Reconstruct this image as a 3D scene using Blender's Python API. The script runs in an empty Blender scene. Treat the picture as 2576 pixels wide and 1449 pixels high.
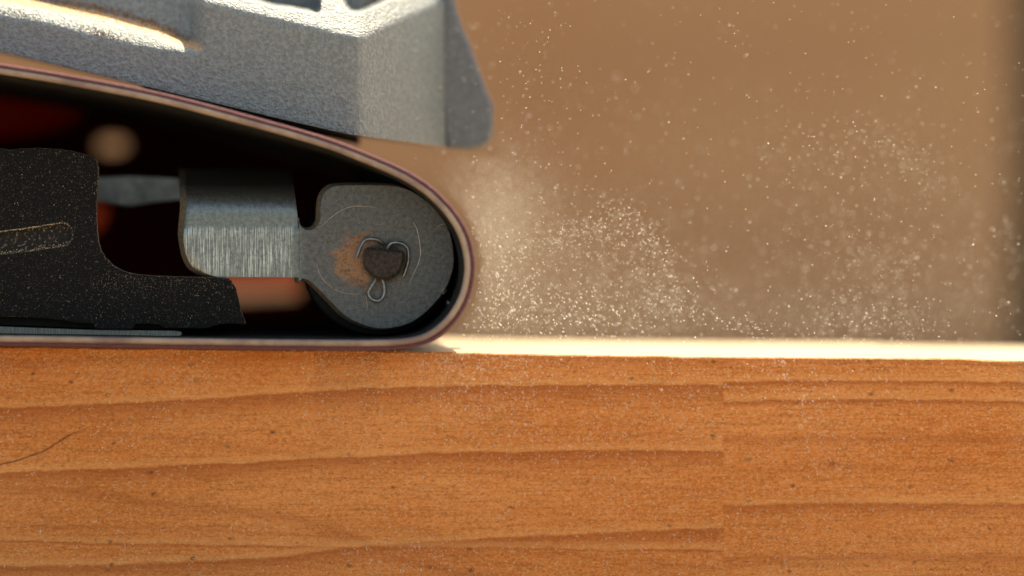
import bpy, bmesh, math, random
from mathutils import Vector, noise
rad = math.radians
scene = bpy.context.scene
col = scene.collection
rng = random.Random(11)

# ------------------------------------------------------------------ camera, sky, sun
# one unit is one centimetre; photograph pixels (2576 wide) are 1/100 unit on the plane y = 0
scene.unit_settings.scale_length = 0.01
D = 60.0
CX, CZ = (640 - 1288) / 100.0, (890 - 620) / 100.0
cam = bpy.data.cameras.new('camera')
co = bpy.data.objects.new('camera', cam)
col.objects.link(co)
co.location = (CX, -D, CZ)
co.rotation_euler = (rad(90), 0, 0)
cam.sensor_width = 36
cam.lens = 36 * D / 25.76
cam.shift_x = (1288 - 640) / 2576
cam.shift_y = -(724.5 - 620) / 2576
cam.clip_start = 1
cam.clip_end = 5000
cam.dof.use_dof = True
cam.dof.focus_distance = D
cam.dof.aperture_fstop = cam.lens * 1e-3 / (2 * 1.35)
scene.camera = co

SUN_EL, SUN_AZ = 63, 22          # behind the sander, a little to the right
w = bpy.data.worlds.new('World')
scene.world = w
w.use_nodes = True
wn = w.node_tree
bg = wn.nodes['Background']
sky = wn.nodes.new('ShaderNodeTexSky')
sky.sky_type = 'NISHITA'
sky.sun_disc = False
sky.sun_elevation = rad(SUN_EL)
sky.sun_rotation = rad(SUN_AZ)
sky.dust_density = 3.0
sky.air_density = 1.0
wn.links.new(sky.outputs[0], bg.inputs[0])
bg.inputs[1].default_value = 0.15
sl = bpy.data.lights.new('sun', 'SUN')
sl.energy = 3.0
sl.angle = rad(0.5)
sl.color = (1.0, 0.965, 0.91)
so = bpy.data.objects.new('sun', sl)
col.objects.link(so)
sd = Vector((math.sin(rad(SUN_AZ)) * math.cos(rad(SUN_EL)), math.cos(rad(SUN_AZ)) * math.cos(rad(SUN_EL)), math.sin(rad(SUN_EL))))
so.location = sd * 200
so.rotation_euler = (-sd).to_track_quat('-Z', 'Y').to_euler()
scene.view_settings.view_transform = 'Standard'
scene.view_settings.look = 'None'
scene.view_settings.gamma = 1
scene.view_settings.exposure = 1.12
scene.view_settings.use_white_balance = True
scene.view_settings.white_balance_temperature = 8200
scene.view_settings.white_balance_tint = 6
scene.cycles.use_denoising = True


# ------------------------------------------------------------------ helpers
def P(px, py, y=0.0):
    k = (D + y) / D
    return Vector((CX + ((px - 1288) / 100.0 - CX) * k, y, CZ + ((890 - py) / 100.0 - CZ) * k))


def sm(a, b, x):
    t = min(1, max(0, (x - a) / (b - a)))
    return t * t * (3 - 2 * t)


def interp(pts, x):
    if x <= pts[0][0]:
        return pts[0][1]
    for (x0, y0), (x1, y1) in zip(pts, pts[1:]):
        if x <= x1:
            return y0 + (y1 - y0) * (x - x0) / (x1 - x0)
    return pts[-1][1]


def chaikin(p, n=2, closed=True):
    for _ in range(n):
        q = []
        m = len(p)
        for i in range(m if closed else m - 1):
            a, b = p[i], p[(i + 1) % m]
            q.append(tuple(a[k] * .75 + b[k] * .25 for k in range(len(a))))
            q.append(tuple(a[k] * .25 + b[k] * .75 for k in range(len(a))))
        if not closed:
            q = [p[0]] + q + [p[-1]]
        p = q
    return p


def catmull(p, n=8, closed=True):
    out = []
    m = len(p)
    for i in range(m if closed else m - 1):
        if closed:
            a, b, c, d = p[i - 1], p[i], p[(i + 1) % m], p[(i + 2) % m]
        else:
            a, b, c, d = p[max(0, i - 1)], p[i], p[i + 1], p[min(m - 1, i + 2)]
        for s in range(n):
            t = s / n
            out.append(tuple(.5 * (2 * b[k] + (c[k] - a[k]) * t + (2 * a[k] - 5 * b[k] + 4 * c[k] - d[k]) * t * t
                                   + (3 * b[k] - a[k] - 3 * c[k] + d[k]) * t ** 3) for k in range(len(b))))
    if not closed:
        out.append(p[-1])
    return out


def area(p):
    return .5 * sum(p[i - 1][0] * p[i][1] - p[i][0] * p[i - 1][1] for i in range(len(p)))


def offset(p, d):
    """move a closed outline outward by d (same units)"""
    s = 1 if area(p) > 0 else -1
    out = []
    n = len(p)
    for i in range(n):
        ax, ay = p[i - 1]
        bx, by = p[(i + 1) % n]
        tx, ty = bx - ax, by - ay
        l = math.hypot(tx, ty) or 1
        out.append((p[i][0] + s * ty / l * d, p[i][1] - s * tx / l * d))
    return out


def finish(name, bm, mats, parent=None, smooth=False, autosmooth=None):
    bmesh.ops.recalc_face_normals(bm, faces=bm.faces)
    me = bpy.data.meshes.new(name)
    bm.to_mesh(me)
    bm.free()
    return link(name, me, mats, parent, smooth, autosmooth)


def link(name, me, mats, parent=None, smooth=False, autosmooth=None):
    if not isinstance(mats, (list, tuple)):
        mats = [mats]
    for m in mats:
        me.materials.append(m)
    if smooth:
        me.polygons.foreach_set('use_smooth', [True] * len(me.polygons))
        if autosmooth is not None:
            me.set_sharp_from_angle(angle=rad(autosmooth))
    o = bpy.data.objects.new(name, me)
    col.objects.link(o)
    if parent is not None:
        o.parent = parent
        p, off = parent, Vector((0, 0, 0))
        while p is not None:
            off += p.location
            p = p.parent
        o.location = -off
    return o


def tag(o, label=None, cat=None, kind=None, group=None):
    if label:
        o['label'] = label
    if cat:
        o['category'] = cat
    if kind:
        o['kind'] = kind
    if group:
        o['group'] = group
    return o


def empty(name, loc, label, cat):
    o = bpy.data.objects.new(name, None)
    o.location = loc
    o.empty_display_size = 1
    col.objects.link(o)
    return tag(o, label, cat)


def plate_bm(bm, outline, y0, y1, bev=2.0, flare=0.0, shift=(0, 0), mat_side=0):
    """sheet cut to a pixel outline: rounded front rim, flared sheared side, closed back"""
    inner = offset(outline, -bev)
    back = [(a + shift[0], b + shift[1]) for a, b in offset(outline, flare)]
    r0 = [bm.verts.new(P(a, b, y0)) for a, b in inner]
    r1 = [bm.verts.new(P(a, b, y0 + bev / 100.0)) for a, b in outline]
    r2 = [bm.verts.new(P(a, b, y1)) for a, b in back]
    n = len(r0)
    f = bm.faces.new(r0)
    for i in range(n):
        j = (i + 1) % n
        bm.faces.new((r0[i], r0[j], r1[j], r1[i]))
        q = bm.faces.new((r1[i], r1[j], r2[j], r2[i]))
        q.material_index = mat_side
    b = bm.faces.new(r2[::-1])
    bmesh.ops.triangulate(bm, faces=[f, b])


def tube_bm(bm, pts, r, seg=8, taper=False):
    rings = []
    n = len(pts)
    ref = Vector((0, 1, 0.13)).normalized()
    for i, p in enumerate(pts):
        t = (pts[min(n - 1, i + 1)] - pts[max(0, i - 1)]).normalized()
        a = t.cross(ref).normalized()
        b = t.cross(a).normalized()
        rr = r * (min(1, .25 + 2.2 * min(i, n - 1 - i) / n) if taper else 1)
        rings.append([bm.verts.new(p + (a * math.cos(2 * math.pi * k / seg) + b * math.sin(2 * math.pi * k / seg)) * rr) for k in range(seg)])
    for u, v in zip(rings, rings[1:]):
        for k in range(seg):
            bm.faces.new((u[k], u[(k + 1) % seg], v[(k + 1) % seg], v[k]))
    bm.faces.new(rings[0][::-1])
    bm.faces.new(rings[-1])


def box_bm(bm, x0, x1, y0, y1, z0, z1, mi=0):
    v = [bm.verts.new((x, y, z)) for x in (x0, x1) for y in (y0, y1) for z in (z0, z1)]
    for q in ((0, 1, 3, 2), (4, 6, 7, 5), (0, 4, 5, 1), (2, 3, 7, 6), (0, 2, 6, 4), (1, 5, 7, 3)):
        bm.faces.new([v[i] for i in q]).material_index = mi


# ------------------------------------------------------------------ material helpers
class NT:
    def __init__(self, name):
        self.m = bpy.data.materials.new(name)
        self.m.use_nodes = True
        self.t = self.m.node_tree
        self.b = self.t.nodes['Principled BSDF']
        self.out = self.t.nodes['Material Output']
        tc = self.t.nodes.new('ShaderNodeTexCoord')
        self.obj = tc.outputs['Object']
        s = self.t.nodes.new('ShaderNodeSeparateXYZ')
        self.l(self.obj, s.inputs[0])
        self.x, self.y, self.z = s.outputs
        self.px = self.math('MULTIPLY_ADD', self.x, 100, 1288)
        self.py = self.math('MULTIPLY_ADD', self.z, -100, 890)

    def l(self, a, b):
        self.t.links.new(a, b)

    def put(self, v, sock):
        if isinstance(v, bpy.types.NodeSocket):
            self.l(v, sock)
        else:
            if sock.type == 'RGBA' and len(v) == 3:
                v = (*v, 1)
            sock.default_value = v

    def math(self, op, a, b=None, c=None, clamp=False):
        n = self.t.nodes.new('ShaderNodeMath')
        n.operation = op
        n.use_clamp = clamp
        for i, v in enumerate((a, b, c)):
            if v is not None:
                self.put(v, n.inputs[i])
        return n.outputs[0]

    def add(self, a, b):
        return self.math('ADD', a, b)

    def mul(self, a, b):
        return self.math('MULTIPLY', a, b)

    def ramp(self, v, a, b, lo=0.0, hi=1.0, smooth=True):
        n = self.t.nodes.new('ShaderNodeMapRange')
        if smooth:
            n.interpolation_type = 'SMOOTHSTEP'
        self.put(v, n.inputs['Value'])
        n.inputs['From Min'].default_value = a
        n.inputs['From Max'].default_value = b
        n.inputs['To Min'].default_value = lo
        n.inputs['To Max'].default_value = hi
        return n.outputs[0]

    def mix(self, f, a, b, mode='MIX'):
        n = self.t.nodes.new('ShaderNodeMix')
        n.data_type = 'RGBA'
        n.blend_type = mode
        self.put(f, n.inputs[0])
        self.put(a, n.inputs[6])
        self.put(b, n.inputs[7])
        return n.outputs[2]

    def scaled(self, s, rot=None):
        n = self.t.nodes.new('ShaderNodeMapping')
        self.l(self.obj, n.inputs[0])
        n.inputs['Scale'].default_value = s
        if rot:
            n.inputs['Rotation'].default_value = rot
        return n.outputs[0]

    def noise(self, scale, detail=3, rough=.55, vec=None, dist=0):
        n = self.t.nodes.new('ShaderNodeTexNoise')
        self.l(vec or self.obj, n.inputs['Vector'])
        n.inputs['Scale'].default_value = scale
        n.inputs['Detail'].default_value = detail
        n.inputs['Roughness'].default_value = rough
        n.inputs['Distortion'].default_value = dist
        return n.outputs[0]

    def voro(self, scale, vec=None, color=False):
        n = self.t.nodes.new('ShaderNodeTexVoronoi')
        self.l(vec or self.obj, n.inputs['Vector'])
        n.inputs['Scale'].default_value = scale
        if color:
            s = self.t.nodes.new('ShaderNodeSeparateColor')
            self.l(n.outputs['Color'], s.inputs[0])
            return n.outputs['Distance'], s.outputs[0]
        return n.outputs['Distance']

    def voro2(self, scale, sx, sz):
        cb = self.t.nodes.new('ShaderNodeCombineXYZ')
        self.l(self.mul(self.x, sx), cb.inputs[0])
        self.l(self.mul(self.z, sz), cb.inputs[1])
        n = self.t.nodes.new('ShaderNodeTexVoronoi')
        n.voronoi_dimensions = '2D'
        self.l(cb.outputs[0], n.inputs['Vector'])
        n.inputs['Scale'].default_value = scale
        s = self.t.nodes.new('ShaderNodeSeparateColor')
        self.l(n.outputs['Color'], s.inputs[0])
        return n.outputs['Distance'], s.outputs[0]

    def curve(self, pts):
        """py along a traced line, as a function of px"""
        n = self.t.nodes.new('ShaderNodeFloatCurve')
        c = n.mapping.curves[0]
        n.mapping.use_clip = False
        P_ = [(a / 2576, b / 1449) for a, b in pts]
        c.points[0].location = P_[0]
        c.points[1].location = P_[-1]
        for q in P_[1:-1]:
            c.points.new(*q)
        n.mapping.update()
        self.l(self.math('DIVIDE', self.px, 2576), n.inputs['Value'])
        return self.mul(n.outputs[0], 1449)

    def bump(self, h, strength, dist, prev=None):
        n = self.t.nodes.new('ShaderNodeBump')
        n.inputs['Strength'].default_value = strength
        n.inputs['Distance'].default_value = dist
        self.l(h, n.inputs['Height'])
        if prev is not None:
            self.l(prev, n.inputs['Normal'])
        return n.outputs[0]

    def done(self, color, rough=.6, metal=0.0, normal=None, spec=None):
        self.put(color, self.b.inputs['Base Color'])
        self.put(rough, self.b.inputs['Roughness'])
        self.put(metal, self.b.inputs['Metallic'])
        if normal is not None:
            self.l(normal, self.b.inputs['Normal'])
        if spec is not None:
            self.b.inputs['Specular IOR Level'].default_value = spec
        return self.m


def band(n, line, d_noise, up, fall, strength):
    d = n.add(n.math('SUBTRACT', n.py, n.curve(line)), d_noise)
    a = n.ramp(d, -up, up * .4)
    b = n.ramp(d, 0, fall * .8, 1, 0, smooth=False)
    b = n.math('POWER', b, 1.7)
    if strength > .6:
        n.pale.append(n.mul(n.ramp(d, -26, -7), n.ramp(d, -7, 0, 1, 0)))
    return n.mul(n.mul(a, b), strength * .85)


def wood_front(name, bands, seed, extra=None, cracks=()):
    n = NT(name)
    fib = n.noise(1.0, 5, .6, n.scaled((.9, 1, 22)))
    fib2 = n.noise(1.0, 3, .6, n.scaled((2.4, 2, 60)))
    mott = n.noise(11, 4, .65)
    big = n.noise(.35, 3, .5, n.scaled((.35, .6, 1.4)))
    dn = n.add(n.math('MULTIPLY_ADD', n.noise(1.4, 3), 14, -7), n.math('MULTIPLY_ADD', fib2, 8, -4))
    tot = None
    n.pale = []
    for line, up, fall, s in bands:
        m = band(n, line, dn, up, fall, s)
        tot = m if tot is None else n.math('MAXIMUM', tot, m)
    c = n.mix(n.ramp(big, .3, .7), (.71, .220, .050), (.83, .302, .086))
    c = n.mix(n.mul(n.ramp(fib, .42, .75), .55), c, (.36, .105, .018))
    c = n.mix(n.mul(n.ramp(fib2, .55, .8), .40), c, (.32, .090, .016))
    c = n.mix(n.mul(n.ramp(mott, .5, .72), .38), c, (.68, .36, .14))
    c = n.mix(n.mul(n.ramp(mott, .5, .3), .40), c, (.33, .09, .016))
    fine = n.noise(24, 3, .7, n.scaled((.6, 1, 1)))
    c = n.mix(n.mul(n.ramp(fine, .52, .66), .5), c, (.86, .45, .17))
    c = n.mix(n.mul(n.ramp(fine, .48, .33), .5), c, (.30, .075, .012))
    c = n.mix(tot, c, (.36, .076, .014))
    for q in n.pale:
        c = n.mix(n.mul(q, .30), c, (.86, .42, .15))
    # dark pin holes and resin specks
    vd, vc = n.voro2(1.0, 1.0, 1.5)
    speck = n.mul(n.ramp(n.add(vd, n.math('MULTIPLY_ADD', n.noise(9, 2), .16, -.08)), .0, .105, 1, 0), n.ramp(vc, .62, 1.05))
    vd2, vc2 = n.voro2(2.4, 1.0, 1.7)
    speck2 = n.mul(n.ramp(vd2, .02, .13, 1, 0), n.ramp(vc2, .6, 1.0))
    c = n.mix(n.mul(n.math('MAXIMUM', speck, n.mul(speck2, .6)), .85), c, (.075, .032, .018))
    for line, lo, hi, wd in cracks:
        d = n.math('ABSOLUTE', n.add(n.math('SUBTRACT', n.py, n.curve(line)), n.math('MULTIPLY_ADD', n.noise(5, 2), 6, -3)))
        m = n.mul(n.ramp(d, 0, wd, 1, 0), n.mul(n.ramp(n.px, lo, lo + 30), n.ramp(n.px, hi - 90, hi, 1, 0)))
        c = n.mix(n.mul(m, .75), c, (.07, .03, .012))
    h = n.add(n.mul(mott, .7), n.add(n.mul(fib, .5), n.mul(fib2, .3)))
    nb = n.bump(h, .5, .03)
    return n.done(c, n.ramp(mott, .3, .7, .5, .68), 0, nb, .18)


LEFT_BANDS = [
    ([(0, 1026), (300, 1012), (600, 996), (900, 977), (1300, 968), (1810, 967)], 5, 95, .8),
    ([(0, 1187), (500, 1166), (1000, 1142), (1400, 1132), (1810, 1130)], 5, 80, .8),
    ([(0, 1420), (700, 1395), (900, 1371), (1200, 1352), (1500, 1337), (1810, 1323)], 7, 75, .75),
    ([(0, 1215), (250, 1236), (400, 1258), (700, 1290), (850, 1330), (1000, 1395), (1200, 1440), (1810, 1500)], 22, 48, .5),
    ([(0, 1356), (600, 1367), (1000, 1372), (1300, 1374), (1810, 1380)], 3, 11, .7),
    ([(0, 905), (400, 896), (1000, 890), (1810, 905)], 14, 55, .38),
    ([(0, 1078), (200, 1084), (420, 1092), (700, 1130), (1810, 1230)], 10, 30, .32),
    ([(0, 1318), (600, 1330), (1810, 1425)], 4, 14, .35),
]
RIGHT_BANDS = [
    ([(1810, 960), (2200, 957), (2576, 961)], 6, 26, .85),
    ([(1810, 1008), (2200, 1004), (2576, 1010)], 6, 24, .85),
    ([(1810, 1100), (2200, 1098), (2576, 1099)], 18, 38, .5),
    ([(1810, 1268), (2200, 1262), (2576, 1264)], 9, 55, .72),
    ([(1810, 1402), (2300, 1392), (2576, 1396)], 14, 34, .5),
    ([(1810, 900), (2200, 903), (2576, 915)], 10, 26, .45),
    ([(1810, 1180), (2200, 1172), (2576, 1178)], 12, 20, .25),
]
M_wood_l = wood_front('varnished_pine_left', LEFT_BANDS, 0,
                      cracks=[([(0, 1165), (100, 1136), (190, 1086), (260, 1060)], -700, 250, 4.0)])
M_wood_r = wood_front('varnished_pine_right', RIGHT_BANDS, 5)


def mat_sanded():
    n = NT('freshly_sanded_pine')
    f = n.noise(1, 4, .6, n.scaled((.35, 3, 3)))
    c = n.mix(n.ramp(f, .3, .7), (.60, .48, .30), (.48, .35, .20))
    return n.done(c, .75)


M_sanded = mat_sanded()


def mat_cast():
    n = NT('cast_aluminium')
    a = n.noise(9.5, 3, .6)
    b = n.noise(24, 2, .6)
    v = n.voro(14)
    h = n.add(n.mul(a, 1.0), n.add(n.mul(b, .35), n.mul(v, -.35)))
    g = n.noise(5, 3)
    c = n.mix(n.ramp(a, .35, .68), (.235, .252, .24), (.335, .352, .334))
    # sawdust lodged in the grain near the right-hand corner and in the ledge corner
    dust = n.mul(n.ramp(n.noise(20, 3, .7), .56, .66), n.mul(n.ramp(n.px, 820, 960), n.ramp(n.px, 1000, 1090, 1, 0)))
    corner = n.curve([(0, -20), (123, 2), (264, 28), (330, 45), (396, 64), (451, 92), (500, 112), (2576, 900)])
    dl = n.math('ABSOLUTE', n.math('SUBTRACT', n.py, corner))
    led = n.mul(n.ramp(n.add(dl, n.math('MULTIPLY_ADD', g, 40, -20)), 2, 20, 1, 0), n.ramp(n.px, 490, 520, 1, 0))
    c = n.mix(n.mul(dust, .55), c, (.42, .22, .10))
    c = n.mix(n.mul(led, .8), c, (.58, .33, .13))
    return n.done(c, .58, .45, n.bump(h, .85, .075))


M_cast = mat_cast()
M_flange = None


def mat_bracket():
    n = NT('zinc_plated_steel')
    a = n.noise(9, 5, .7)
    s = n.noise(34, 3, .7)
    c = n.mix(n.ramp(a, .3, .72), (.062, .069, .071), (.142, .153, .155))
    c = n.mix(n.mul(n.ramp(s, .56, .72), .6), c, (.27, .26, .235))
    c = n.mix(n.mul(n.ramp(s, .45, .28), .55), c, (.018, .018, .018))
    # bare, rubbed metal of the arm with vertical filing marks
    st = n.noise(1, 4, .75, n.scaled((34, 1, .7)))
    st2 = n.noise(1, 2, .6, n.scaled((70, 1, 1.1)))
    stm = n.mul(n.add(n.mul(n.ramp(st, .50, .60), 1.0), n.mul(n.ramp(st2, .52, .7), .5)), 1)
    edge = n.math('MULTIPLY_ADD', n.noise(6, 2, .5, n.scaled((4, 1, .1))), 26, -13)
    arm = n.mul(n.ramp(n.add(n.px, edge), 735, 775, 1, 0), n.ramp(n.py, 480, 535))
    filed = n.mul(n.mul(n.ramp(n.add(n.py, edge), 566, 582), n.ramp(n.px, 730, 742, 1, 0)), n.ramp(n.add(n.py, n.math('MULTIPLY_ADD', a, 60, -30)), 660, 720, 1, .35))
    c = n.mix(n.mul(arm, n.ramp(a, .3, .7, .35, .75)), c, (.24, .285, .28))
    c = n.mix(n.mul(n.ramp(n.noise(60, 1), .66, .72), .7), c, (.6, .6, .56))
    c = n.mix(n.mul(n.mul(n.mul(filed, stm), n.ramp(a, .25, .6, .4, 1)), .85), c, (.82, .88, .86))
    # sawdust caked round the axle
    dx = n.math('SUBTRACT', n.px, 908)
    dy = n.math('SUBTRACT', n.py, 655)
    dd = n.math('SQRT', n.add(n.math('POWER', n.mul(dx, .92), 2), n.math('POWER', dy, 2)))
    dd = n.add(dd, n.math('MULTIPLY_ADD', n.noise(4.5, 4, .7), 130, -65))
    rust = n.ramp(dd, 44, 74, 1, 0)
    c = n.mix(n.mul(rust, n.ramp(n.noise(15, 4, .75), .37, .52)), c, (.36, .165, .065))
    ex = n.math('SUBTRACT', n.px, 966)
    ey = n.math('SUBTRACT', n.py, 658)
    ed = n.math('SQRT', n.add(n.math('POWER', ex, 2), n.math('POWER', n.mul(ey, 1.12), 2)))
    axle_gap_shade = n.ramp(n.add(ed, n.math('MULTIPLY_ADD', n.noise(10, 3), 16, -8)), 46, 64, 1, 0)  # shadow of the gap round the axle, painted into the plate colour
    c = n.mix(n.mul(axle_gap_shade, .9), c, (.022, .014, .009))
    halo = n.mul(n.ramp(dd, 70, 170, 1, 0), n.ramp(n.noise(26, 3, .7), .56, .66))
    c = n.mix(n.mul(halo, .6), c, (.36, .22, .12))
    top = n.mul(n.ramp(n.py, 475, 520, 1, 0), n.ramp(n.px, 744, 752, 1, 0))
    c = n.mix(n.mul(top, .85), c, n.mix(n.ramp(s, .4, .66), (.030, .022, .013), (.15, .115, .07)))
    met = n.mul(n.ramp(rust, .1, .6, 1, 0), n.add(.35, n.mul(arm, .45)))
    h = n.add(n.mul(a, .5), n.add(n.mul(s, .35), n.mul(n.mul(filed, st), .8)))
    return n.done(c, n.math('SUBTRACT', n.ramp(s, .3, .7, .40, .56), n.mul(arm, .10)), met, n.bump(h, .5, .025))


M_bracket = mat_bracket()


def mat_simple(name, c0, c1, scale, rough, metal=0, bump=.4, bd=.02, speck=None, vec=None, spec=None):
    n = NT(name)
    v = n.scaled(vec) if vec else None
    a = n.noise(scale, 4, .65, v)
    c = n.mix(n.ramp(a, .32, .68), c0, c1)
    if speck:
        sc, lo, colr, amt = speck
        c = n.mix(n.mul(n.ramp(n.noise(sc, 2, .7), lo, lo + .08), amt), c, colr)
    return n.done(c, rough, metal, n.bump(a, bump, bd), spec)


M_flange = mat_simple('dull_flange_metal', (.145, .15, .15), (.205, .21, .207), 9, .6, .3, .5, .02)
M_edge = mat_simple('dusty_sheared_steel', (.075, .058, .040), (.20, .15, .095), 14, .75, .15)
M_cover = mat_simple('black_textured_plastic', (.004, .004, .0042), (.012, .0118, .0115), 26, .7, 0, .8, .04, (30, .62, (.20, .165, .11), .8), spec=.15)
M_cover_edge = mat_simple('dusty_plastic_edge', (.05, .037, .022), (.24, .17, .10), 16, .9)
M_slot = mat_simple('dust_in_slot', (.004, .004, .004), (.014, .012, .010), 13, .85, 0, .8, .04, (13, .58, (.28, .22, .15), .7))
M_cloth = mat_simple('belt_cloth', (.27, .175, .14), (.48, .345, .245), 1.1, .9, 0, .6, .04, vec=(1, 1, 1))
M_inner = mat_simple('belt_graphite_back', (.018, .017, .016), (.045, .044, .040), 3, .8, 0, spec=.15)
M_grit = mat_simple('belt_grit', (.13, .040, .045), (.22, .085, .090), 22, .85, 0, 1, .04)
M_roller = mat_simple('black_roller', (.006, .006, .006), (.012, .011, .010), 8, .7, spec=.2)
M_axle = mat_simple('dark_axle_end', (.010, .007, .006), (.055, .036, .024), 13, .7, .1, .9, .04, (18, .6, (.14, .10, .07), .7))
M_wire = mat_simple('split_pin_wire', (.17, .19, .19), (.30, .32, .32), 12, .38, .75, .3, .01)
M_platen = mat_simple('brushed_steel_strip', (.08, .082, .074), (.27, .272, .245), 1, .42, .6, .4, .02, vec=(34, 1, 2))
M_body = mat_simple('dark_red_plastic', (.085, .012, .006), (.11, .014, .007), 3, .9, spec=.08)
M_red = mat_simple('red_plastic', (.66, .15, .05), (.72, .18, .065), 3, .5)
M_gear = mat_simple('deep_red_plastic', (.33, .010, .006), (.40, .013, .008), 3, .7, spec=.1)
M_bar = mat_simple('dull_steel', (.10, .11, .11), (.26, .29, .29), 1.2, .45, .5)
M_scr = mat_simple('bright_scratch', (.34, .32, .29), (.62, .58, .52), 6, .5, .3)
M_hole = mat_simple('dark_cast_recess', (.20, .19, .18), (.30, .28, .27), 5, .7, .2)


def mat_dust(name, c, t=.5):
    n = NT(name)
    dif = n.t.nodes.new('ShaderNodeBsdfDiffuse')
    tr = n.t.nodes.new('ShaderNodeBsdfTranslucent')
    mx = n.t.nodes.new('ShaderNodeMixShader')
    dif.inputs[0].default_value = (*c, 1)
    tr.inputs[0].default_value = (*c, 1)
    mx.inputs[0].default_value = t
    n.l(dif.outputs[0], mx.inputs[1])
    n.l(tr.outputs[0], mx.inputs[2])
    n.l(mx.outputs[0], n.out.inputs[0])
    n.t.nodes.remove(n.b)
    return n.m


M_dust = mat_dust('pale_wood_dust', (.93, .90, .83), .5)
M_dust2 = mat_dust('brown_wood_dust', (.40, .19, .075), .2)
M_fleck = mat_dust('clinging_wood_fleck', (.90, .72, .48), .25)


def mat_backdrop():
    n = NT('brown_board')
    a = n.noise(.03, 3, .5)
    b = n.noise(1, 3, .5, n.scaled((.012, .1, .16)))
    c = n.mix(n.ramp(a, .3, .7), (.48, .240, .108), (.52, .290, .140))
    c = n.mix(n.mul(n.ramp(b, .4, .7), .35), c, (.36, .18, .085))
    return n.done(c, .8)


M_backdrop = mat_backdrop()
M_post = mat_simple('dark_green_brown_post', (.05, .04, .019), (.065, .052, .026), .2, .8)
M_ground = mat_simple('workbench_top', (.30, .22, .14), (.38, .29, .19), .4, .8)

# ------------------------------------------------------------------ setting
bm = bmesh.new()
box_bm(bm, -150, 150, -90, 130, -9.2, -8.0)
tag(finish('ground', bm, M_ground), 'plain tan bench top under the beam', None, 'structure')

bm = bmesh.new()
xr = P(2552, 0, 112).x
box_bm(bm, -90, xr, 112, 113.5, -8.0, 36)
tag(finish('backdrop_board', bm, M_backdrop), 'large blurred brown board standing behind the sander and beam', 'board')
bm = bmesh.new()
box_bm(bm, xr + .02, xr + 40, 113, 117, -8.0, 36)
tag(finish('upright_post', bm, M_post), 'dark blurred upright at the right end of the brown board', 'post')

# ------------------------------------------------------------------ beam
EDGE = [(-900, 858), (0, 868), (1090, 881), (1300, 887), (1700, 893), (2000, 896), (2400, 898), (2452, 902), (2576, 905), (3400, 914)]
BY0, BW = -.5, 9.2
beam = empty('wooden_beam', (P(1288, 1500, 0).x, 5, -8.0), 'orange varnished glued pine beam with a pale freshly sanded top', 'beam')


def stave(px0, px1, mat, label):
    bm = bmesh.new()
    n = int((px1 - px0) / 7)
    rows = []
    for i in range(n + 1):
        px = px0 + (px1 - px0) * i / n
        e = interp(EDGE, px) + 2.2 * noise.noise((px * .013, 3.1, 0)) + 1.3 * noise.noise((px * .06, 7.7, 0))
        x = (px - 1288) / 100.0
        z = (890 - e) / 100.0
        zt = (890 - interp(EDGE, px)) / 100.0
        bow = -.02 + .015 * noise.noise((px * .004, 1, 1))
        rows.append([bm.verts.new(v) for v in (
            (x, BY0, -8.0), (x, BY0 + bow, -3), (x, BY0 + bow, z - .05), (x, BY0 + .012, z - .016), (x, BY0 + .05, z),
            (x, BY0 + .5, zt + .004), (x, BY0 + BW * .5, zt), (x, BY0 + BW - .1, zt), (x, BY0 + BW, zt - .1), (x, BY0 + BW, -8.0))])
    m = len(rows[0])
    for a, b in zip(rows, rows[1:]):
        for k in range(m):
            f = bm.faces.new((a[k], a[(k + 1) % m], b[(k + 1) % m], b[k]))
            f.material_index = 1 if 3 <= k <= 6 else 0
    bm.faces.new(rows[0])
    bm.faces.new(rows[-1][::-1])
    o = finish('stave', bm, [mat, M_sanded], beam, True, 40)
    o['label'] = label
    return o


stave(-900, 1809.9, M_wood_l, 'long stave under the sander with curving dark growth rings')
stave(1810.1, 3400, M_wood_r, 'right-hand stave with straight thin dark rings')

# ------------------------------------------------------------------ sander
sander = empty('belt_sander', P(300, 880, 2.5), 'grey cast metal belt sander running on the beam, its belt end open', 'belt sander')

# --- housing casting: front skin as a relief with ledge, corner, sloped top and pockets
BOT = [(-900, 0), (-600, 18), (-300, 62), (0, 131), (200, 178), (500, 250), (700, 298), (870, 337), (940, 347), (1000, 354), (1133, 372)]
TOP = [(-900, -260), (0, -64), (300, -22), (430, -10), (520, 4), (566, 14), (671, 39), (769, 62), (860, 84), (905, 93), (930, 85), (957, 70), (1030, 37), (1091, 12), (1133, 0)]
LED = [(-900, -180), (-300, -34), (0, 33), (132, 55), (220, 80), (330, 105), (440, 122), (520, 134)]
COR = [(-900, -230), (-300, -105), (0, -28), (123, 2), (264, 28), (330, 45), (396, 64), (451, 92), (520, 116)]
HOLE1 = [(640, -200), (640, -10), (656, 3), (680, 11), (761, 23), (798, 30), (806, 24), (808, -200)]
HOLE2 = [(865, -200), (866, 0), (871, 14), (881, 26), (895, 30), (913, 26), (949, 10), (985, -8), (1010, -30), (1010, -200)]


def inside(p, x, y):
    """signed-ish depth into a polygon: positive inside, distance to the outline"""
    c = False
    d = 1e9
    n = len(p)
    for i in range(n):
        (x0, y0), (x1, y1) = p[i - 1], p[i]
        if (y0 > y) != (y1 > y) and x < (x1 - x0) * (y - y0) / (y1 - y0) + x0:
            c = not c
        dx, dy = x1 - x0, y1 - y0
        t = max(0, min(1, ((x - x0) * dx + (y - y0) * dy) / (dx * dx + dy * dy)))
        d = min(d, math.hypot(x - x0 - t * dx, y - y0 - t * dy))
    return d if c else -d


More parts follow.
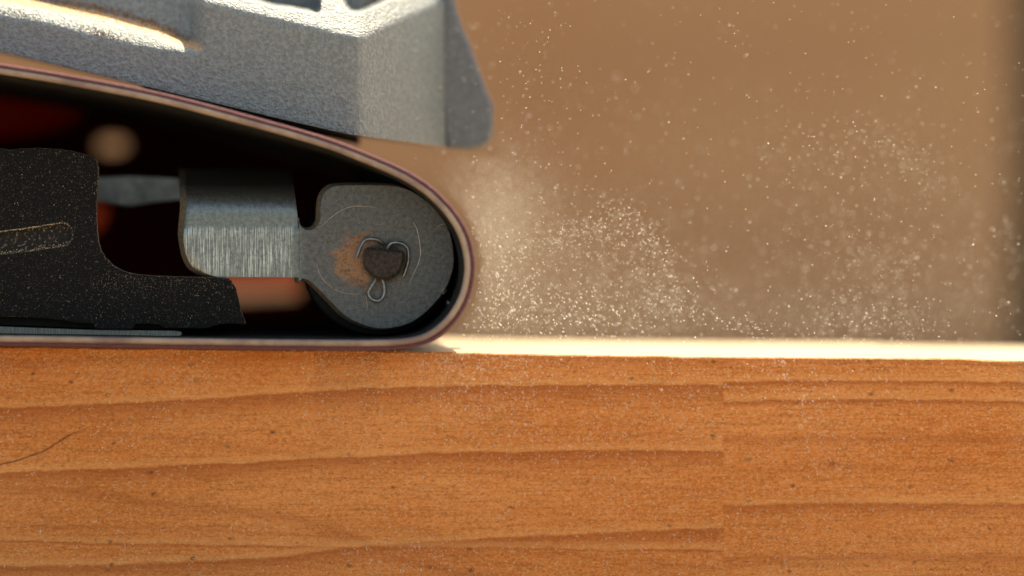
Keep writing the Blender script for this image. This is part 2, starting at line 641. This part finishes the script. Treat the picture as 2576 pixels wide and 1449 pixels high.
def hdepth(px, py):
    base = .9 * max(0, 1 - px / 905) if px < 905 else 0
    r = sm(885, 935, px) * 0
    if px > 780:
        u = px - 905
        base += (u * .5 + math.sqrt(u * u * .25 + 45)) * .0175
    t = interp(TOP, px)
    y = base
    if py < t + 8:
        u = t - py
        y += (u * .5 + math.sqrt(u * u * .25 + 9)) * .0135
    if px < 540:
        s = 1 - sm(472, 516, px)
        l, c = interp(LED, px), interp(COR, px)
        f = (l - py) / max(4, l - c)
        if f > -.3:
            g = (f + .3) ** 2 * .62 if f < .5 else .3968 + (f - .5) * .992
            if f > 1:
                g = .8928 + min(.15, (f - 1) * .06)
            y += s * g * 1.15
    for H in (HOLE1, HOLE2):
        d = inside(H, px, py)
        if d > -6:
            f = sm(-2, 3, d)
            y = (y + .05 * sm(-6, 0, d)) * (1 - f) + (base + 3.4) * f
    return y


bm = bmesh.new()
hx = [-900, -800, -700, -600, -500, -400, -300, -200, -120, -60] + [i * 8 for i in range(-4, 60)] + [472 + 4 * i for i in range(14)] \
    + [528 + i * 5 for i in range(72)] + [888 + 3 * i for i in range(16)] + [936 + 5 * i for i in range(39)] + [1131, 1133]
hx = sorted(set(hx))
grid = []
NR = 96
for px in hx:
    b = interp(BOT, px)
    tp = min(-130, interp(TOP, px) - 60)
    c = []
    # rolled lower lip
    for dy, dyy in ((10, 5.5), (6, 2.0), (2.5, .28), (0, .07), (-2.5, .015)):
        q = hdepth(px, b - 4)
        yy = max(q + dyy, q)
        c.append(bm.verts.new(P(px, b, 0) if False else P(px, b + (0 if dyy > .1 else dy * .2), yy)))
    for k in range(1, NR + 1):
        f = k / NR
        f = f ** .92
        py = b + (tp - b) * f
        c.append(bm.verts.new(P(px, py, hdepth(px, py))))
    grid.append(c)
for a, b in zip(grid, grid[1:]):
    for k in range(len(a) - 1):
        bm.faces.new((a[k], b[k], b[k + 1], a[k + 1]))
# close it off: back, top and ends
back = []
for px, c in zip(hx, grid):
    v0 = bm.verts.new(P(px, interp(BOT, px) - 5, 11.0))
    v1 = bm.verts.new(Vector((v0.co.x, 11.0, max(c[-1].co.z, v0.co.z + 1))))
    back.append((v0, v1))
for (a, b), (ca, cb) in zip(zip(back, back[1:]), zip(grid, grid[1:])):
    bm.faces.new((a[0], b[0], cb[0], ca[0]))
    bm.faces.new((a[1], ca[-1], cb[-1], b[1]))
    bm.faces.new((a[0], a[1], b[1], b[0]))
bm.faces.new(grid[0] + [back[0][1], back[0][0]])
bm.faces.new((grid[-1] + [back[-1][1], back[-1][0]])[::-1])
housing = finish('housing', bm, M_cast, sander, True, 55)

FL = [(1118, -120), (1136, -60), (1143, 0), (1150, 30), (1162, 66), (1182, 112), (1206, 180), (1226, 234), (1239, 262), (1241, 290), (1239, 344),
      (1228, 362), (1212, 372), (1188, 378), (1150, 376), (1122, 371), (1112, 250)]
bm = bmesh.new()
plate_bm(bm, FL, 3.75, 4.5, 8)
finish('flange', bm, M_flange, housing, True, 35)

# dark skirt behind the casting, between it and the belt
SK = [(352, 205), (560, 255), (880, 332), (905, 345), (905, 366), (700, 322), (500, 268), (360, 238)]
bm = bmesh.new()
plate_bm(bm, SK, 5.2, 5.6, 3)
finish('skirt', bm, M_roller, sander)

# --- sanding belt
OUT = [(-900, 45), (-400, 100), (0, 159), (200, 192), (400, 231), (600, 282), (800, 338), (900, 374), (1000, 416), (1053, 445), (1100, 480), (1150, 535), (1181, 592), (1195, 658),
       (1191, 715), (1176, 763), (1146, 811), (1103, 850), (1050, 873), (954, 882), (700, 881), (400, 877), (0, 871), (-900, 862), (-1250, 830), (-1430, 640), (-1400, 300), (-1220, 100)]
OUTW = [tuple(P(a, b, -1.6)[i] for i in (0, 2)) for a, b in catmull(OUT, 7)]


def ribbon(name, d0, d1, y0, y1, mats, inner_mat, parent):
    bm = bmesh.new()
    a = offset(OUTW, -d0)
    b = offset(OUTW, -d1)
    n = len(a)
    wob = [.03 * noise.noise((i * .6, 2, 0)) for i in range(n)]
    ys = [y0, y0 + .03, y0 + 1.5, y0 + 4, y1]
    am = offset(OUTW, -(d0 * .5 + d1 * .5))
    ar, br = offset(OUTW, -d0 - (d1 - d0) * .16), offset(OUTW, -d1 + (d1 - d0) * .16)
    ra = [[bm.verts.new((p[0], y + (wob[i] if k < 2 else 0), p[1])) for k, y in enumerate(ys)] for i, p in enumerate(a)]
    rb = [[bm.verts.new((p[0], y + (wob[i] if k < 2 else 0), p[1])) for k, y in enumerate(ys)] for i, p in enumerate(b)]
    e1, e2, e3 = ([bm.verts.new((p[0], y0 - dy + wob[i], p[1])) for i, p in enumerate(q)] for q, dy in ((ar, .05), (am, .075), (br, .05)))
    for i in range(n):
        j = (i + 1) % n
        for k in range(len(ys) - 1):
            bm.faces.new((ra[i][k], ra[j][k], ra[j][k + 1], ra[i][k + 1]))
            bm.faces.new((rb[i][k], rb[i][k + 1], rb[j][k + 1], rb[j][k])).material_index = inner_mat
        for u, v in ((ra, e1), (e1, e2), (e2, e3), (e3, rb)):
            bm.faces.new(((u[i][0] if u is ra else u[i]), (v[i][0] if v is rb else v[i]), (v[j][0] if v is rb else v[j]), (u[j][0] if u is ra else u[j])))
        bm.faces.new((ra[i][-1], ra[j][-1], rb[j][-1], rb[i][-1]))
    return finish(name, bm, mats, parent, True, 40)


belt = ribbon('sanding_belt', .11, .26, -1.6, 12.6, [M_cloth, M_inner], 1, sander)
ribbon('grit_layer', 0, .1085, -1.56, 12.6, [M_grit], 0, belt)

# --- front roller
bm = bmesh.new()
rc = P(955, 651, 0)
rings = []
for y, r in ((.55, .3), (.55, 1.75), (.62, 1.92), (.9, 1.98), (9.4, 1.98), (9.6, 1.8), (9.6, .3)):
    rings.append([bm.verts.new((rc.x + r * math.cos(k * math.pi / 24), y, rc.z + r * math.sin(k * math.pi / 24))) for k in range(48)])
for a, b in zip(rings, rings[1:]):
    for k in range(48):
        bm.faces.new((a[k], a[(k + 1) % 48], b[(k + 1) % 48], b[k]))
bm.faces.new(rings[0])
bm.faces.new(rings[-1][::-1])
finish('roller', bm, M_roller, sander, True, 40)

# --- roller bracket: round head with neck, and the folded arm
HEAD = [(749.5, 556), (757, 567), (766, 574.5), (775, 577), (786, 575), (795, 569), (803, 553), (804.5, 519), (811, 491), (828, 472), (850, 465.5), (915, 464), (987, 466), (1022, 474), (1053, 490), (1089, 519), (1118, 556), (1135, 594), (1142, 640),
        (1141, 672), (1132, 704), (1116, 735), (1095, 762), (1068, 789), (1036, 811), (1005, 822), (970, 827.5), (942, 826), (908, 816), (878, 802), (852, 782), (832, 760), (810, 738), (792, 720), (775, 706.5), (762, 702), (749, 699.5)]
bm = bmesh.new()
hp = catmull(HEAD, 4)
hp = [(a + (1.1 * noise.noise((i * .9, 0, 4)) if a > 1040 else 0), b) for i, (a, b) in enumerate(hp)]
plate_bm(bm, hp, 0, .30, 2.2, 4.0, (-6, -1), 1)
# arm
XL = [(425, 466), (466, 466), (520, 468), (560, 464), (604, 461), (635, 466), (660, 476), (676, 488), (688, 508), (693, 522), (697, 540)]
XR = [(425, 736), (466, 739), (511, 745), (553, 749.5), (560, 752), (700, 752)]


def fold(py):
    if py > 535:
        return -.003
    a = (535 - py) / 70.0
    if a < 1:
        return 1.1 * (1 - math.sqrt(max(0, 1 - (a * .985) ** 2)))
    return 1.1 + (a - 1) * 4.2


prs = [425, 430, 440, 450, 458, 462, 465, 466, 468, 471, 475, 480, 486, 493, 500, 508, 516, 525, 535, 545, 553, 560, 566, 571, 575, 590, 604, 620, 635, 648, 660, 669, 676, 683, 688, 693, 697]
rows = []
NC = 22
for py in prs:
    l, r = interp(XL, py), interp(XR, py)
    row = []
    for k in range(NC + 1):
        px = l + (r - l) * k / NC
        q = py + sm(700, 752, px) * 1.0 * sm(660, 697, py)
        yy = fold(py) + (.05 if k in (0, NC) and py < 575 else 0) + (.04 if k == 0 else 0)
        row.append(bm.verts.new(P(px, q, yy)))
    # sheared left side
    row.insert(0, bm.verts.new(P(l - 12 - (3 if py < 600 else 0), py + (1 if py > 640 else 0) * 3, fold(py) + .34)))
    row.append(bm.verts.new(P(r - 2 if py < 570 else r, q, fold(py) + .34)))
    rows.append(row)
for ra, rb in zip(rows, rows[1:]):
    for k in range(len(ra) - 1):
        f = bm.faces.new((ra[k], rb[k], rb[k + 1], ra[k + 1]))
        if k == 0 or k == len(ra) - 2:
            f.material_index = 1
# lower edge and back sheet
lo = rows[-1]
lob = [bm.verts.new(v.co + Vector((0, .34, .01))) for v in lo]
for k in range(len(lo) - 1):
    bm.faces.new((lo[k], lob[k], lob[k + 1], lo[k + 1])).material_index = 1
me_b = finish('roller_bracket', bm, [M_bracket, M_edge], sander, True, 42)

# axle end with its flat, and the split pin through it
AX = [(921, 622), (945, 624), (972, 627), (1000, 630), (1014, 632), (1018, 640), (1016, 655), (1008, 682), (991, 697), (975, 702), (955, 703), (936, 696), (918, 674), (913, 653), (915, 636)]
bm = bmesh.new()
plate_bm(bm, chaikin(AX, 2), -.5, .4, 6, 1.5)
axle = finish('axle', bm, M_axle, me_b, True, 40)


def cp(cx, cy, y):
    return P(842.8 + cx / 6.402, 566 + cy / 6.402, y)


bm = bmesh.new()
for path in ([(800, 350, .12), (770, 300, -.02), (700, 245, -.10), (620, 226, -.13), (540, 225, -.14), (470, 255, -.14), (425, 325, -.16), (385, 420, -.18), (345, 525, -.2)],
             [(845, 400, -.12), (862, 350, -.14), (900, 300, -.15), (980, 280, -.15), (1080, 300, -.13), (1150, 350, -.12), (1182, 430, -.12), (1182, 550, -.11), (1160, 660, -.1), (1125, 770, -.08), (1098, 830, -.06)],
             [(665, 850, -.1), (645, 905, -.12), (590, 985, -.13), (545, 1070, -.13), (545, 1130, -.13), (590, 1190, -.13), (670, 1222, -.13), (745, 1195, -.13), (790, 1120, -.13), (800, 1040, -.13), (785, 950, -.12), (768, 890, -.12), (755, 850, -.1)]):
    pts = [cp(*q) for q in catmull(path, 5, False)]
    tube_bm(bm, pts, .043, 10)
finish('split_pin', bm, M_wire, axle, True, 60)

# fine raised scratches that run round the head
def c5(cx, cy, y=-.004):
    return P(723 + cx / 3.033, 427.6 + cy / 3.033, y)


for path, r in (([(245, 445), (300, 390), (400, 315), (500, 278), (600, 278), (690, 290)], .0075),
                ([(960, 395), (990, 460), (1010, 560), (1016, 640), (1000, 710), (965, 790), (930, 872)], .0135),
                ([(225, 720), (245, 790), (285, 850), (370, 915), (470, 945), (575, 944)], .008),
                ([(596, 950), (606, 1000), (610, 1070)], .007), ([(1145, 435), (1170, 418), (1198, 412)], .007)):
    bm = bmesh.new()
    tube_bm(bm, [c5(*q) for q in catmull(path, 5, False)], r, 5, True)
    finish('scratch', bm, M_scr, me_b, True, 60)

# --- black side cover with a slot
COV = [(-700, 372), (-200, 380), (0, 376), (27, 380), (60, 377), (100, 374.5), (161, 379), (190, 384), (212, 391), (231, 397), (242, 404), (246, 420), (246, 440), (243.5, 476), (241.5, 520), (242, 557), (247, 610), (254, 632),
       (263, 648), (282, 667), (298, 678), (317, 686), (345, 692), (377, 695), (457, 698), (560, 700), (572, 702), (581, 708), (592, 728), (603, 776), (610, 797), (615.5, 812), (608, 813.5), (600, 810.5), (575, 810), (554, 812), (525, 821), (498, 823), (455, 822), (420, 823),
       (410, 818), (403, 813), (370, 812), (342, 811), (335, 818), (328, 826), (285, 826), (242, 824), (239, 812), (188, 807), (108, 796), (0, 793), (-200, 788), (-700, 770)]
SLOT = [(-300, 618), (0, 581), (80, 570), (150, 559.5), (168, 560), (180, 570), (186, 588), (184, 605), (176, 616), (162, 622), (80, 634), (0, 643), (-300, 682)]


def cutplate(name, outline, holes, y0, y1, mats, parent, bev=.02, jit=0):
    """flat sheet with openings: a filled curve, extruded and bevelled, turned into a mesh"""
    cu = bpy.data.curves.new(name, 'CURVE')
    cu.dimensions = '2D'
    cu.fill_mode = 'BOTH'
    ym = (y0 + y1) / 2
    cu.extrude = (y1 - y0) / 2 - bev
    cu.bevel_depth = bev
    cu.bevel_resolution = 1
    for pts in [outline] + holes:
        s = cu.splines.new('POLY')
        s.points.add(len(pts) - 1)
        for i, (a, b) in enumerate(pts):
            q = P(a, b, ym)
            s.points[i].co = (q.x, q.z, 0, 1)
        s.use_cyclic_u = True
    tmp = bpy.data.objects.new(name, cu)
    col.objects.link(tmp)
    dg = bpy.context.evaluated_depsgraph_get()
    me = bpy.data.meshes.new_from_object(tmp.evaluated_get(dg))
    bpy.data.objects.remove(tmp)
    bpy.data.curves.remove(cu)
    for v in me.vertices:
        v.co = (v.co.x, ym - v.co.z, v.co.y)
    me.flip_normals()
    me.materials.clear()
    me.update()
    if len(mats) > 1:
        mi = [0 if abs(p.normal.y) > .9 else 1 for p in me.polygons]
    o = link(name, me, mats, parent, False)
    if len(mats) > 1:
        me.polygons.foreach_set('material_index', mi)
    return o


def densify(p, step, amp, seed):
    out = []
    n = len(p)
    for i in range(n):
        (x0, y0), (x1, y1) = p[i], p[(i + 1) % n]
        m = max(1, int(math.hypot(x1 - x0, y1 - y0) / step))
        for k in range(m):
            t = k / m
            x, y = x0 + (x1 - x0) * t, y0 + (y1 - y0) * t
            out.append((x + amp * noise.noise((x * .11, y * .11, seed)), y + amp * noise.noise((x * .11, y * .11, seed + 9))))
    return out


cover = cutplate('side_cover', densify(COV, 5, 1.6, 1), [densify(SLOT, 6, 1.6, 2)], -.12, .2, [M_cover, M_cover_edge], sander, .025)
bm = bmesh.new()
plate_bm(bm, offset(SLOT, 6), .06, .19, 2)
finish('slot_floor', bm, M_slot, cover)

# --- steel platen strip
bm = bmesh.new()
v = []
for px, py in [(-900, 808), (0, 821), (215, 829), (440, 831.5), (455, 834), (459, 840), (452, 846), (200, 846), (0, 843), (-900, 832)]:
    v.append((px, py))
plate_bm(bm, v, -.05, .9, 1.5)
finish('platen', bm, M_platen, sander)
bm = bmesh.new()
plate_bm(bm, [(-900, 740), (0, 775), (560, 785), (575, 800), (470, 829), (215, 826), (0, 818), (-900, 805)], .32, 9, 2)
finish('shoe', bm, M_roller, sander)

# --- inside of the machine, far out of focus
bar = [(225, 446), (330, 441), (470, 449), (620, 462), (620, 490), (470, 502), (400, 508), (330, 520), (225, 505)]
bm = bmesh.new()
plate_bm(bm, bar, 4.0, 4.5, 3)
finish('tension_bar', bm, M_bar, sander)


def ell(cx, cy, rx, ry, n=24):
    return [(cx + rx * math.cos(i * 2 * math.pi / n), cy + ry * math.sin(i * 2 * math.pi / n)) for i in range(n)]


WALL = [(-900, 110), (-400, 145), (0, 200), (200, 232), (400, 270), (600, 320), (800, 375), (900, 412), (1000, 458), (1050, 490), (1100, 545), (1130, 640), (1120, 720), (1050, 810), (980, 830), (600, 832), (0, 826), (-900, 816)]
cutplate('inner_body', WALL, [ell(283, 366, 40, 22), [(200, 514), (256, 514), (260, 540), (248, 570), (200, 584)], [(535, 650), (762, 650), (770, 700), (748, 748), (590, 756), (535, 750)]], 26.0, 26.6, [M_body], sander, .05)
bm = bmesh.new()  # added sleeve, keeps stray light out between belt and rear wall
w0 = [bm.verts.new(P(a, b, 12.7)) for a, b in offset(WALL, 3)]
w1 = [bm.verts.new(P(a, b, 26.3)) for a, b in offset(WALL, 3)]
for i in range(len(w0)):
    j = (i + 1) % len(w0)
    bm.faces.new((w0[i], w0[j], w1[j], w1[i]))
finish('light_block_sleeve', bm, M_body, sander)
RED = [(100, 480), (330, 480), (420, 560), (420, 640), (790, 640), (790, 722), (100, 722)]
bm = bmesh.new()
plate_bm(bm, RED, 29, 31, 4)
finish('motor_cover', bm, M_red, sander)
bm = bmesh.new()
plate_bm(bm, chaikin([(-420, 150), (80, 175), (260, 262), (150, 350), (-420, 380)], 2), 11, 12.6, 40)
finish('gear_cover', bm, M_gear, sander, True)

# ------------------------------------------------------------------ sawdust
class Grains:
    def __init__(self):
        self.v, self.f = [], []

    def grain(self, c, ln, wd, ang, tilt=0.0):
        """a lens-shaped splinter: four-sided spindle"""
        d = Vector((math.cos(ang) * math.cos(tilt), math.sin(tilt), math.sin(ang) * math.cos(tilt)))
        a = d.cross(Vector((0, 1, .01))).normalized()
        b = d.cross(a)
        i = len(self.v)
        o = rng.uniform(-.2, .2) * ln
        self.v += [c - d * ln * .5, c + d * o + a * wd * .5, c + d * o + b * wd * .4, c + d * o - a * wd * .5, c + d * o - b * wd * .4, c + d * ln * .5]
        for k in range(4):
            p, q = i + 1 + k, i + 1 + (k + 1) % 4
            self.f += [(i, q, p), (i + 5, p, q)]

    def build(self, name, mat):
        me = bpy.data.meshes.new(name)
        me.from_pydata(self.v, [], self.f)
        me.update()
        return link(name, me, mat)


G = rng.gauss


def clear(px, py, y, lim=2.2):
    """keep drifting dust out of the machine and out of the beam"""
    q = P(px, py, y)
    if BY0 - .03 < y < BW + .5 and q.z < (890 - interp(EDGE, px)) / 100.0 + .02:
        return False
    if y > 60:
        return False
    if -1.75 < y < 13.2:
        if px < 1255 and y < 11.6 and (py < 392 or (px < 960 and py < 400)):
            return False
        if inside(OUT, px, py) > -9 - max(0, y) * 2:
            return False
    if px < 1000 and y > -3:
        return False
    return True


air = Grains()


def puff(n, fx, size=(1.6, 3.6), stretch=(1, 1.8), ysig=1.2, y0=0.0, ang=None, tail=0.12):
    k = 0
    while k < n:
        px, py = fx()
        y = G(y0, ysig) * (3 if rng.random() < tail else 1)
        k += 1
        if not clear(px, py, y):
            continue
        s = rng.uniform(*size) * (1.5 if rng.random() < .07 else 1) / 100
        a = (rng.uniform(0, math.pi) if ang is None else G(ang(px, py) if callable(ang) else ang, .25))
        air.grain(P(px, py, y), s * rng.uniform(*stretch) * 1.25, s, a, rng.uniform(-.5, .5))


def gauss_xy(cx, cy, sx, sy, rot=0):
    c, s = math.cos(rot), math.sin(rot)
    return lambda: (lambda a, b: (cx + a * c - b * s, cy + a * s + b * c))(G(0, sx), G(0, sy))


def along(pts, spread, bias=1.0):
    p = catmull(pts, 12, False)

    def f():
        q = p[int(len(p) * rng.random() ** bias) % len(p)]
        return q[0] + G(0, spread), q[1] + G(0, spread)
    return f


# fine spray thrown off the nose of the belt: soft because it lies behind the sharp plane
puff(13000, gauss_xy(1215, 610, 70, 130, -.15), (.8, 1.5), (1, 1.5), 1.8, 6.0, tail=0)
puff(9000, gauss_xy(1260, 530, 75, 90, .5), (.8, 1.5), (1, 1.5), 1.8, 7.0, tail=0)
puff(9000, gauss_xy(1380, 700, 170, 110), (.8, 1.5), (1, 1.5), 2.2, 6.5, tail=0)
puff(5000, gauss_xy(1650, 790, 280, 60), (.8, 1.5), (1, 1.5), 2.2, 7.0, tail=0)
# sparks near the belt
puff(400, gauss_xy(1250, 720, 60, 90), (1.4, 2.6), (1.3, 3), 1.0, 0, lambda a, b: 1.9 if b < 700 else 1.2)
puff(420, gauss_xy(1400, 790, 150, 40), (1.6, 3.0), (1, 2.6), 1.0, 0, lambda a, b: 2.3)
puff(150, gauss_xy(1400, 560, 90, 60), (1.0, 1.8), (1.5, 4), .8, 0, 2.8)
# the curling wave right of the nose
puff(260, along([(1320, 622), (1400, 610), (1470, 575), (1530, 530), (1590, 545), (1640, 600)], 16), (1.3, 2.6), (1, 1.8), 1.4, .5)
puff(300, gauss_xy(1510, 610, 75, 42, -.2), (1.2, 2.4), (1, 2), 1.2, 0)
puff(240, along([(1640, 600), (1665, 680), (1680, 780)], 30), (1.5, 3.0), (1, 1.5), 2.2, 0)
puff(260, gauss_xy(1560, 760, 120, 60), (1.3, 2.9), (1, 2), 1.6, 0)
# streak low on the right, ring-shaped eddy and outlying bokeh
puff(80, along([(1700, 770), (1790, 805), (1870, 815), (1930, 845)], 13), (1.5, 3.0), (1, 2.2), .8, 0, 2.6)
puff(420, gauss_xy(2200, 690, 110, 130), (1.1, 2.3), (1, 1.6), 2.0, 0)
puff(300, gauss_xy(2190, 700, 150, 130), (2.4, 4.2), (1, 1.3), 1.6, 5)
puff(160, gauss_xy(1600, 690, 130, 100), (2.5, 4.5), (1, 1.3), 1.4, 4.5)
puff(240, along([(1950, 400), (2060, 370), (2180, 360), (2280, 380), (2330, 440)], 32), (1.5, 3.0), (1, 1.4), 2.8, 0)
puff(280, gauss_xy(2180, 810, 120, 35), (1.5, 3.0), (1, 1.6), 2.2, 0)
puff(26000, lambda: (rng.uniform(1150, 2500), 850 - abs(G(0, 210))), (.6, 1.1), (1, 1.4), 4, 16, tail=0)
puff(150, gauss_xy(2450, 700, 90, 110), (2, 3.4), (1, 1.3), 2, 5.5)
puff(14, along([(2290, 400), (2330, 440), (2390, 460), (2440, 480)], 14), (2.6, 3.6), (1, 1.2), 1, 6)
puff(12, along([(2540, 575), (2548, 640), (2545, 700)], 10), (3.4, 4.4), (1, 1.2), .5, 5)
# everywhere else
puff(900, lambda: (rng.uniform(1180, 2590), rng.uniform(0, 850)), (1.2, 2.8), (1, 1.8), 2.5, 0)
puff(420, lambda: (rng.uniform(1300, 2590), rng.uniform(200, 850)), (2.2, 4), (1, 1.3), 3, 8)
puff(150, lambda: (1190 + rng.random() ** 2 * 240, rng.uniform(20, 420)), (1.3, 2.6), (1, 2), 1, 0)
# in front of the casting, the belt and the beam
puff(70, lambda: (rng.uniform(1040, 1240), rng.uniform(40, 400)), (1.3, 2.4), (1, 2), .5, -2.6, tail=0)
tag(air.build('flying_sawdust', M_dust), 'pale sunlit sawdust flying through the air off the belt nose', 'sawdust', 'stuff')

low = Grains()


def spray(n, fx, size, stretch, ang, y=(-1.5, -.55)):
    for _ in range(n):
        px, py = fx()
        if py < interp(EDGE, px) + 2:
            continue
        s = rng.uniform(*size) * (1.5 if rng.random() < .08 else 1) / 100
        low.grain(P(px, py, rng.uniform(*y)), s * rng.uniform(*stretch) * 1.25, s, G(ang(px, py) if callable(ang) else ang, .22), rng.uniform(-.3, .3))


fan = lambda a, b: -math.atan2(b - 840, a - 1080 + .001)
spray(520, lambda: (1010 + rng.gammavariate(2.4, 85), 885 + abs(G(0, 85))), (.7, 1.7), (1.4, 4), lambda a, b: -1.45 + G(0, .25))
spray(340, lambda: (G(1380, 150), G(1080, 70)), (.7, 1.6), (1.4, 4), lambda a, b: -1.35)
spray(150, lambda: (G(1250, 90), G(1020, 60)), (1.2, 2.2), (1, 1.7), lambda a, b: rng.uniform(0, 3))
spray(150, along([(1940, 890), (1985, 960), (2020, 1030), (2060, 1110), (2130, 1180)], 20), (.8, 2.0), (1.2, 3.6), -.95)
spray(260, lambda: (G(2120, 110), G(1010, 80)), (.8, 2.0), (1, 2), lambda a, b: rng.uniform(0, 3))
spray(700, lambda: (rng.uniform(1500, 2100), rng.uniform(900, 1449)), (.7, 1.9), (1, 3), lambda a, b: -.9 + G(0, .5))
spray(1700, lambda: (rng.uniform(900, 2576), rng.uniform(890, 1449)), (.7, 1.9), (1, 2.4), lambda a, b: rng.uniform(0, 3))
spray(200, lambda: (G(1020, 110), G(1395, 32)), (1.0, 2.0), (1, 2.6), lambda a, b: -1.5 + G(0, .5))
tag(low.build('falling_sawdust', M_dust), 'pale sawdust sprayed downward in front of the orange beam face', 'sawdust', 'stuff')

# flecks that cling to the beam face, thickest just under the belt on the left
st = Grains()


def stick(n, fx, size):
    for _ in range(n):
        px, py = fx()
        if py < interp(EDGE, px) + 3 or py > 1470 or px > 2600:
            continue
        s = 1.4 * rng.uniform(*size) / 100
        c = P(px, py, BY0)
        c.y = BY0 - .02
        for _k in range(rng.choice((1, 1, 2, 3))):
            st.grain(c + Vector((G(0, s * .7), 0, G(0, s * .7))), s * rng.uniform(1, 2.8), s * rng.uniform(.5, .9), rng.uniform(0, 3), rng.uniform(-.25, .25))


stick(1700, lambda: (rng.uniform(-20, 1150), 880 + abs(G(0, 60))), (1.0, 2.1))
stick(1300, lambda: (rng.uniform(-20, 1810), rng.uniform(880, 1120)), (.9, 1.9))
stick(1500, lambda: (rng.uniform(-20, 2590), rng.uniform(890, 1449)), (1.0, 2.1))
stick(130, lambda: (rng.uniform(-20, 600), rng.uniform(1000, 1440)), (1.4, 2.8))
tag(st.build('clinging_sawdust', M_fleck), 'tiny pale flecks clinging to the beam face below the belt', 'sawdust', 'stuff')

# brown sawdust packed round the axle and in the corner of the casting's ledge
pk = Grains()
for _ in range(420):
    a = rng.uniform(0, 2 * math.pi)
    r = 48 + abs(G(0, 20))
    px, py = 938 + r * 1.12 * math.cos(a) - 12, 656 + r * 1.08 * math.sin(a)
    if math.cos(a) > .35 and rng.random() < .72:
        continue
    s = rng.uniform(1.2, 3.2) / 100
    pk.grain(P(px, py, -.012 - rng.random() * .03), s * 1.4, s, rng.uniform(0, 3), rng.uniform(-.6, .6))
for _ in range(900):
    px = rng.uniform(60, 478)
    py = interp(COR, px) + G(0, 6) - 3
    s = rng.uniform(1.2, 3.4) / 100 * (1.8 if rng.random() < .05 else 1)
    pk.grain(P(px, py, hdepth(px, py) - .02), s * 1.3, s, rng.uniform(0, 3), rng.uniform(-.6, .6))
for _ in range(130):
    px = rng.choice((G(30, 30), G(245, 16), G(290, 35)))
    py = interp(LED, px) - 6 + G(0, 6)
    s = rng.uniform(1.5, 4) / 100
    pk.grain(P(px, py, hdepth(px, py) - .02), s * 1.3, s, rng.uniform(0, 3), rng.uniform(-.6, .6))
tag(pk.build('packed_sawdust', M_dust2), 'brown sawdust packed round the axle end and along the casting ledge', 'sawdust', 'stuff')

# light grains caught on the black cover
cv = Grains()
for _ in range(520):
    px, py = rng.uniform(-20, 600), rng.uniform(380, 820)
    if inside(COV, px, py) < 4 or inside(SLOT, px, py) > -3:
        continue
    if rng.random() > (.35 + .65 * sm(560, 420, py) if py < 560 else .3 + .5 * sm(690, 720, py)):
        continue
    s = rng.uniform(.8, 1.8) / 100
    cv.grain(P(px, py, -.125), s * rng.uniform(1, 2.6), s * .8, rng.uniform(0, 3), rng.uniform(-.2, .2))
for px, py in densify(SLOT, .45, 0, 3):
    if px < -25 or rng.random() < .3:
        continue
    low_side = py > 600
    s = rng.uniform(.8, 1.9) / 100
    cv.grain(P(px + G(0, 1.3), py + (G(-3, 3.5) if low_side else G(1, 1.6)), (.02 if low_side else .0) - .115), s * rng.uniform(1, 1.8), s, rng.uniform(0, 3), rng.uniform(-.4, .4))
for px, py in densify(COV, 1.1, 0, 3):
    if px < -25 or py > 795 or rng.random() < .45:
        continue
    s = rng.uniform(.6, 1.5) / 100
    cv.grain(P(px + G(-.5, 1.0), py + G(.8, 1.1), -.115), s * rng.uniform(1, 1.8), s, rng.uniform(0, 3), rng.uniform(-.4, .4))
for _ in range(420):
    t = rng.random()
    px, py = 262 + t * 330 + G(0, 14), 690 + G(0, 9) + abs(G(0, 26))
    if inside(COV, px, py) > 2:
        s = rng.uniform(.5, 1.2) / 100
        cv.grain(P(px, py, -.124), s * 1.5, s, rng.uniform(0, 3), 0)
tag(cv.build('cover_sawdust', M_fleck), 'sparse pale grains caught on the black side cover', 'sawdust', 'stuff')
